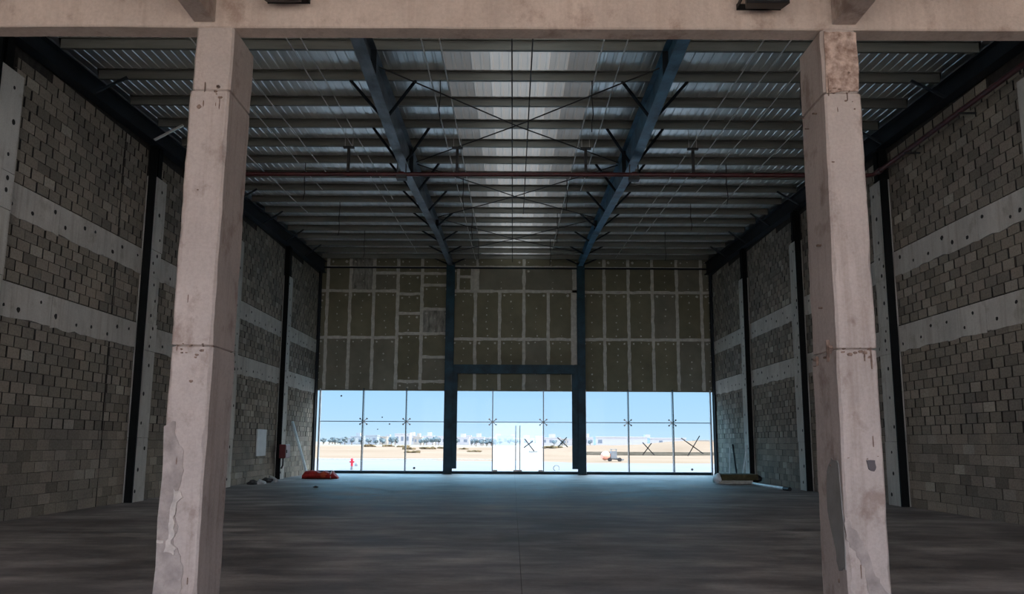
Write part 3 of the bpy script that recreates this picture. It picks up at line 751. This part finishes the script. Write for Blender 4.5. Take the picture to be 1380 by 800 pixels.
tag(b.build('leaning_pipe', 'pvc'), 'pale blue plastic pipe leaning on the block wall behind red bag', 'pipe')
# red bag: a slumped roll with folds and a strap
e = thing('red_bag', (-7.8, 31.3, 0), 'slumped red cloth bag on the floor below the leaning pipe', 'bag')
b = MB(); rings = []; n = 16
for i in range(22):
    t = i/21; x = -8.55+1.42*t; h = .17*(1-.25*t+.16*noise.noise(Vector((t*7, 1, 2))))*(min(1, 6*t+.35))*(min(1, 6*(1-t)+.3)); w = .34*(1-.15*t)*(min(1, 5*t+.5))*(min(1, 5*(1-t)+.45))
    rings.append([(x+.02*math.sin(k), 31.32+.05*math.sin(t*5)+w*math.cos(2*math.pi*k/n)*(1+.12*noise.noise(Vector((t*8, k*.9, 3)))), max(0.0, h+h*math.sin(2*math.pi*k/n)*(1+.25*noise.noise(Vector((t*9, k*.8, 5)))))) for k in range(n)])
b.loft(rings, 0, True); b.build('bag_body', 'red', e)
b = MB(); b.blob((-7.62, 31.12, .15), (.15, .16, .11), 3, .3); b.build('orange_fold', 'orange', e)
b = MB(); b.tube([(-7.35, 30.98, .02), (-7.36, 31.0, .2), (-7.36, 31.2, .33), (-7.34, 31.45, .3), (-7.33, 31.6, .03)], .02, 6); b.build('strap', 'pvcw', e)
# rubble by the wall
def rock(c, r, seed, name, m, label, cat):
    b = MB(); b.blob((c[0], c[1], r[2]*.75), r, seed, .35, nu=9, nv=6, smooth=False)
    b.v = [(x, y, max(0, z)) for x, y, z in b.v]
    return tag(b.build(name, m), label, cat)
rock((-9.05, 26.8, 0), (.16, .2, .09), 1, 'rubble_lump', 'rubble_d', 'dark rubble lump at the front end of the wall debris', 'rubble')
b = MB(); b.hexa([(-8.98, 26.95, 0), (-8.72, 27.05, 0), (-8.78, 27.5, 0), (-9.06, 27.42, 0)], [(-8.95, 27.0, .10), (-8.74, 27.08, .06), (-8.80, 27.46, .07), (-9.02, 27.40, .17)])
tag(b.build('broken_block', 'rubble', bevel=.015), 'pale broken block lying flat among dark debris by the wall', 'block')
rock((-8.98, 28.1, 0), (.2, .22, .10), 5, 'rubble_lump', 'rubble_d', 'dark rubble heap between the two pale pieces by the wall', 'rubble')
b = MB(); b.bar((-8.98, 28.5, .19), (-8.62, 28.1, .06), .12, .10)
tag(b.build('block_offcut', 'whitepanel', bevel=.012), 'white offcut tilted on the debris in front of red box pier', 'offcut')
rock((-6.45, 25.15, 0), (.07, .07, .04), 8, 'stone', 'rubble_d', 'small dark stone lying alone on floor before the red bag', 'stone')
# padding stack
e = thing('padding_stack', (8.2, 29.0, 0), 'low stack of dark olive padding on pale slabs by the block wall', 'stack')
def slab(x0, x1, y0, y1, z0, z1, seed):
    b = MB(); rings = []; n = 12
    for i in range(n+1):
        x = x0+(x1-x0)*i/n; k = .03*noise.noise(Vector((i*.7, seed, 1))); q = .02*noise.noise(Vector((i*.9, seed, 4)))
        rings.append([(x, y0+k, z0+.02), (x, y0+k+.03, z0), (x, y1-.03, z0), (x, y1, z0+.03), (x, y1, z1-.03+q), (x, y1-.03, z1+q), (x, y0+.04+k, z1+q), (x, y0+k, z1-.04+q)])
    return b.loft(rings)
slab(7.55, 8.80, 28.75, 29.7, 0, .14, 1).build('pale_slab', 'foam_l', e)
slab(7.62, 8.98, 28.72, 29.72, .14, .36, 2).build('olive_pad', 'foam_d', e)
b = MB(); b.blob((7.56, 29.0, .2), (.14, .3, .19), 4, .25); b.build('white_wrap', 'pvcw', e)
b = MB(); b.blob((9.0, 29.1, .16), (.16, .3, .17), 6, .3); b.v = [(x, y, max(0, z)) for x, y, z in b.v]
tag(b.build('black_sack', 'black'), 'black sack squeezed between the padding stack and the wall', 'sack')
b = MB(); b.tube([(9.36, 32.7, .035), (9.415, 33.4, 1.44)], .035, 8); tag(b.build('leaning_bar', 'steel_dark'), 'dark bar leaning on the block wall behind padding stack', 'bar')
b = MB(); b.tube([(9.28, 33.55, .02), (9.43, 33.9, 1.32)], .022, 8); tag(b.build('leaning_rod', 'pvcw'), 'thin pale rod leaning beside the dark bar', 'rod')
b = MB(); b.tube([(9.20, 31.5, .024), (9.27, 30.92, 1.42)], .024, 8); tag(b.build('leaning_pole', 'pvcw'), 'thin white pole leaning on pier behind the padding stack', 'pole')
e = thing('plastic_tube', (8.6, 26.4, 0), 'white plastic tube lying on floor along the wall by the stack', 'tube')
b = MB(); b.tube([(8.56, 28.0, .06), (8.58, 26.4, .06), (8.66, 25.1, .06)], .055, 12); b.build('tube_run', 'pvcw', e)
b = MB(); b.tube([(8.66, 25.1, .06), (8.72, 24.75, .06)], .065, 12); b.build('dark_socket', 'black', e)

# ------------------------------------------------------------------ outside
def dune(x, y):
    h = 0
    for cx, cy, rx, ry, a in ((26, 118, 9, 10, 1.5), (12, 124, 9, 9, .95), (40, 122, 10, 12, 1.0), (-20, 150, 40, 25, .35), (-60, 160, 40, 30, .6), (60, 130, 30, 20, 1.2)):
        q = ((x-cx)/rx)**2+((y-cy)/ry)**2
        h += a*math.exp(-q*1.1)
    return h+.10*noise.noise(Vector((x*.12, y*.12, 0)))+.03*noise.noise(Vector((x*.6, y*.6, 3)))
def grid(xr, yr, nx, ny, fn):
    vs = []; fs = []
    for j in range(ny+1):
        for i in range(nx+1):
            x = xr[0]+(xr[1]-xr[0])*i/nx; y = yr[0]+(yr[1]-yr[0])*j/ny; vs.append((x, y, fn(x, y)))
    for j in range(ny):
        for i in range(nx): a = j*(nx+1)+i; fs.append((a, a+1, a+nx+2, a+nx+1))
    return MB().add(vs, fs, 0, .5, True)
struct(grid((-140, 140), (58, 230), 140, 110, lambda x, y: dune(x, y)-.12+min(.06, (y-58)*.01)).build('ground', 'sand'))
b = MB(); b.add([(-3000, -2500, -.22), (3000, -2500, -.22), (3000, 4500, -.22), (-3000, 4500, -.22)], [(0, 1, 2, 3)]); struct(b.build('ground_far', 'paleland'))
b = MB(); b.box(-60, 60, -80, YR, -.4, -.02); struct(b.build('ground_bounce', 'rearbounce'))  # unseen ground behind the camera, added as a warm light bouncer
b = MB(); b.add([(-120, 36.8, -.3), (120, 36.8, -.3), (120, 36.8, -.03), (-120, 36.8, -.03), (-120, 66, -.03), (0, 66, -.03), (5, 58.5, -.03), (120, 57, -.03), (120, 57, -.3), (-120, 66, -.3)], [(0, 1, 2, 3), (3, 2, 7, 6, 5, 4)])
struct(b.build('pavement', 'pavement'))
b = MB(); b.box(-60, 0, 66, 66.3, -.2, .07); struct(b.build('kerb', 'kerb'))
b = MB(); b.box(9, 60, 96, 96.5, -.2, .22); b.box(9, 60, 104, 104.6, -.2, .30); struct(b.build('kerb', 'verge'))

# hydrant, cable loop, valve, machine
e = thing('fire_hydrant', (-8.8, 42.0, -.03), 'small red hydrant post standing on the pale paving outside', 'hydrant')
b = MB(); b.tube([(-8.8, 42, .17), (-8.8, 42, .5), (-8.8, 42, .56), (-8.8, 42, .60)], [.065, .065, .085, .03], 10); b.build('barrel', 'redpaint', e)
b = MB(); b.tube([(-8.93, 42, .40), (-8.67, 42, .40)], .045, 8); b.build('side_outlet', 'redpaint', e)
b = MB(); b.tube([(-8.8, 42, -.03), (-8.8, 42, .17)], [.08, .055], 10); b.build('foot', 'machine', e)
b = MB(); b.tube([(-9.85, 48.5, -.03), (-9.85, 48.5, .10), (-9.85, 48.5, .16)], [.12, .12, .07], 10); tag(b.build('valve_cap', 'machine'), 'small dark valve cap on the paving beyond the red hydrant', 'cap')
b = MB(); b.tube([(2.25+.16*math.cos(t), 41.4+.05*math.sin(t*2), .14+.15*math.sin(t)) for t in [-.6+i*.45 for i in range(12)]], .02, 6)
b.v = [(x, y, max(z, -.03)) for x, y, z in b.v]
tag(b.build('cable_loop', 'machine'), 'dark loop of cable standing on paving outside beside the doors', 'cable')
e = thing('site_machine', (8.2, 64, -.05), 'small salmon and grey machine parked outside between pavement and sand', 'machine')
z0 = dune(8.2, 64)-.08
b = MB(); b.tube([(7.25, 63.6, z0+.42), (7.45, 63.7, z0+.45), (7.7, 63.9, z0+.5), (7.9, 64, z0+.52)], [.20, .36, .36, .2], 12); b.build('drum', 'salmon', e)
b = MB(); b.box(8.0, 8.5, 63.7, 64.3, z0+.25, z0+.85); b.box(8.02, 8.08, 63.72, 63.78, z0+.85, z0+.98); b.box(8.42, 8.48, 63.72, 63.78, z0+.85, z0+.98); b.box(7.98, 8.52, 63.7, 64.3, z0+.98, z0+1.02); b.build('engine_box', 'machine', e)
b = MB(); b.bar((7.5, 63.9, z0+.25), (9.1, 64, z0+.16), .12, .1); b.bar((8.4, 64, z0+.3), (9.0, 64, z0+.12), .4, .12); b.build('chassis', 'machine', e)
for x in (7.9, 8.7):
    b = MB(); b.tube([(x, 63.55, z0+.16), (x, 63.68, z0+.16)], .17, 14); b.build('wheel', 'black', e)

# dry shrubs on the sand
for i, (x, y, r) in enumerate(((-27.5, 150, .9), (-24.6, 152, .8), (-21, 148, .7), (-17.4, 132, 1.0), (-15.0, 135, .8), (-14.2, 108, .75), (-12.6, 140, .7), (-8.6, 138, .6), (-6.0, 118, .6), (6.8, 122, .8), (5.4, 125, .7), (3.2, 112, .6))):
    b = MB(); z = dune(x, y)-.1
    for k in range(6): b.blob((x+U(-1, 1)*r*1.3, y+U(-1, 1)*r*.5, z+r*U(.05, .28)), (r*U(.4, .8), r*.5, r*U(.2, .35)), i*7+k, .4, nu=8, nv=5, smooth=False)
    tag(b.build('dry_shrub', 'shrub'), 'low dry shrub on the sand beyond the paving', 'shrub', 'dry shrubs on the sand')

# distant town
rnd = random.Random(44)
def house(x, y, w, d_, h, m, label, group=None, tower=False, name='house'):
    b = MB(); z = -.3
    b.box(x-w/2, x+w/2, y, y+d_, z, h, 0)
    b.box(x-w/2-.15, x+w/2+.15, y-.15, y+d_+.15, h, h+.5, 0)
    if tower: b.box(x-w*.1, x+w*.22, y+.5, y+d_-.5, h+.5, h+2.6, 0)
    fl = max(1, int(h/3.2)); n = max(2, int(w/3.2))
    for f in range(fl):
        for k in range(n):
            xx = x-w/2+(k+.5)*w/n; zz = f*h/fl+h/fl*.35
            if rnd.random() < (.85 if name == 'house' else .3): b.box(xx-w/n*.24, xx+w/n*.24, y-.06, y+.02, zz, zz+h/fl*.42, 1)
    return tag(b.build(name, [m, 'darkwin']), label, 'building', group)
def tree(x, y, h, label):
    e = thing('tree', (x, y, -.2), label, 'tree', 'hazy trees in the distant town')
    b = MB(); b.tube([(x, y, -.25), (x+.1, y, h*.5)], [.25, .15], 6); b.build('trunk', 'bark', e)
    b = MB()
    for k in range(5): b.blob((x+rnd.uniform(-1, 1)*h*.22, y+rnd.uniform(-1, 1)*h*.2, h*rnd.uniform(.42, .8)), (h*rnd.uniform(.2, .34),)*2+(h*rnd.uniform(.18, .28),), rnd.random()*50, .3, nu=8, nv=6, smooth=False)
    b.build('crown', 'tree', e)
# image column -> direction from the camera: dx per unit depth
def px(col, y): return (col-690)/1029.5*y-.1+.0014*y
HL = 'small pale house in the distant town on the horizon'
for ih, (c, w, h, m) in enumerate(((469, 9, 4.5, 'bluish'), (481, 8, 6.0, 'bluish'), (492, 9, 5.6, 'cream'), (500, 7, 6.8, 'bluish'), (511, 9, 6, 'cream'), (521, 7, 5, 'bluish'), (538, 6, 8.2, 'white'), (545, 6, 8.6, 'white'),
                   (553, 8, 7.2, 'white'), (562, 5, 5.5, 'cream'), (576, 7, 6.8, 'white'), (594, 8, 6.8, 'white'), (602, 8, 6, 'white'), (621, 9, 5.8, 'white'), (627, 6, 7.6, 'white'), (642, 8, 5.8, 'white'), (656, 9, 5.4, 'white'),
                   (668, 10, 6, 'white'), (679, 10, 7, 'bluish'), (688, 7, 5.2, 'white'), (706, 12, 5.2, 'white'), (740, 12, 5.6, 'white'), (752, 9, 4.8, 'cream'), (765, 9, 5, 'white'), (786, 10, 6, 'white'), (797, 10, 5.4, 'white'), (868, 10, 6.2, 'white'), (955, 20, 4.2, 'cream'))):
    y = 460+(ih % 3)*24+rnd.uniform(-4, 4); house(px(c, y), y, w, 8, h*.72, m, HL, 'small houses in the distant town', rnd.random() < .4)
house(px(834, 330), 330, 22, 10, 3.7, 'white', 'long low white building behind the sand mound beside grey machine', name='long_building')
house(px(896, 345), 345, 16, 10, 3.4, 'white', 'low white building just behind the crest of the highest sand mound', name='long_building')
house(px(725, 400), 400, 4.2, 5, 4.4, 'lilac', 'narrow lilac block seen through the hazy glass door', name='lilac_block')
for c in (436, 444, 452, 459, 465, 474, 486, 497, 506, 515, 527, 532, 566, 570, 574, 582, 586, 590, 606, 612, 634, 638, 646, 650, 655, 660, 663, 672, 684, 692, 744, 755, 777, 792, 804, 878, 881, 889):
    y = 432+rnd.uniform(-20, 14); tree(px(c, y), y, rnd.uniform(2.6, 4.4), 'hazy grey-green tree among the distant houses on the horizon')
for k in range(70):
    c = rnd.choice((rnd.uniform(436, 535), rnd.uniform(555, 665), rnd.uniform(665, 800), rnd.uniform(440, 600))); y = rnd.uniform(520, 620); tree(px(c, y), y, rnd.uniform(2.2, 5.6 if c < 535 else 4.2), 'hazy grey-green tree among the distant houses on the horizon')
for c in (648, 654, 661, 666, 640):
    y = 340+rnd.uniform(-20, 20); tree(px(c, y), y, rnd.uniform(2.2, 3.4), 'hazy grey-green tree among the distant houses on the horizon')

# ------------------------------------------------------------------ light
w = bpy.data.worlds.new('sky'); S.world = w; w.use_nodes = True; nt = w.node_tree; nt.nodes.clear(); N = nt.nodes.new; L = nt.links
out = N('ShaderNodeOutputWorld'); bg = N('ShaderNodeBackground'); tc = N('ShaderNodeTexCoord'); sep = N('ShaderNodeSeparateXYZ')
L.new(tc.outputs['Generated'], sep.inputs[0])
r = N('ShaderNodeValToRGB'); e = r.color_ramp.elements
e[0].position = 0.0; e[0].color = (.205, .285, .345, 1); e[1].position = 1; e[1].color = (1.0, 1.95, 2.8, 1)
k = e.new(.03); k.color = (.165, .26, .345, 1); k = e.new(.085); k.color = (.135, .24, .345, 1); k = e.new(.22); k.color = (.45, 1.1, 1.6, 1); k = e.new(.5); k.color = (.95, 2.05, 2.95, 1)
L.new(sep.outputs['Z'], r.inputs['Fac'])
SUN = Vector((.74, -.10, .66)).normalized()
dot = N('ShaderNodeVectorMath'); dot.operation = 'DOT_PRODUCT'; dot.inputs[1].default_value = SUN; L.new(tc.outputs['Generated'], dot.inputs[0])
mr = N('ShaderNodeMapRange'); mr.inputs[1].default_value = .2; mr.inputs[2].default_value = 1.0; mr.inputs[3].default_value = 0; mr.inputs[4].default_value = 1; L.new(dot.outputs['Value'], mr.inputs[0])
ad = N('ShaderNodeMix'); ad.data_type = 'RGBA'; ad.blend_type = 'MIX'; L.new(mr.outputs[0], ad.inputs[0]); L.new(r.outputs['Color'], ad.inputs[6]); ad.inputs[7].default_value = (3.2, 2.9, 2.6, 1)
mr2 = N('ShaderNodeMapRange'); mr2.inputs[1].default_value = -.05; mr2.inputs[2].default_value = -.7; L.new(sep.outputs['Y'], mr2.inputs[0])
a2 = N('ShaderNodeMix'); a2.data_type = 'RGBA'; L.new(mr2.outputs[0], a2.inputs[0]); L.new(ad.outputs[2], a2.inputs[6]); a2.inputs[7].default_value = (1.22, 1.28, 1.5, 1)
L.new(a2.outputs[2], bg.inputs['Color']); bg.inputs['Strength'].default_value = 1.0; L.new(bg.outputs[0], out.inputs[0])
sl = bpy.data.lights.new('sun', 'SUN'); sl.energy = 1.0; sl.color = (1, .95, .87); sl.angle = math.radians(.6)
so = bpy.data.objects.new('sun', sl); COL.objects.link(so); so.rotation_euler = SUN.to_track_quat('Z', 'Y').to_euler(); so.location = (40, -30, 60)

# ------------------------------------------------------------------ camera
f, pit, rol, yaw, cy = 1029.48, .1449, -.0052, -.0014, 445.567
cp, sp = math.cos(pit), math.sin(pit)
F = Vector((math.sin(yaw)*cp, math.cos(yaw)*cp, sp)); R_ = Vector((math.cos(yaw), -math.sin(yaw), 0)); Up = R_.cross(F)
R2 = R_*math.cos(rol)-Up*math.sin(rol); U2 = Up*math.cos(rol)+R_*math.sin(rol)
cam = bpy.data.cameras.new('camera'); co = bpy.data.objects.new('camera', cam); COL.objects.link(co)
Mx = Matrix((R2, U2, -F)).transposed().to_4x4(); Mx.translation = Vector((-.1016, 0, 1.485)); co.matrix_world = Mx
cam.sensor_fit = 'HORIZONTAL'; cam.sensor_width = 36; cam.lens = f/1380*36
cam.shift_y = (cy-400)/1380; cam.clip_end = 6000; cam.clip_start = .05
S.camera = co
S.view_settings.view_transform = 'Standard'; S.view_settings.look = 'None'; S.view_settings.gamma = 1; S.view_settings.use_curve_mapping = False
S.view_settings.exposure = 1.6
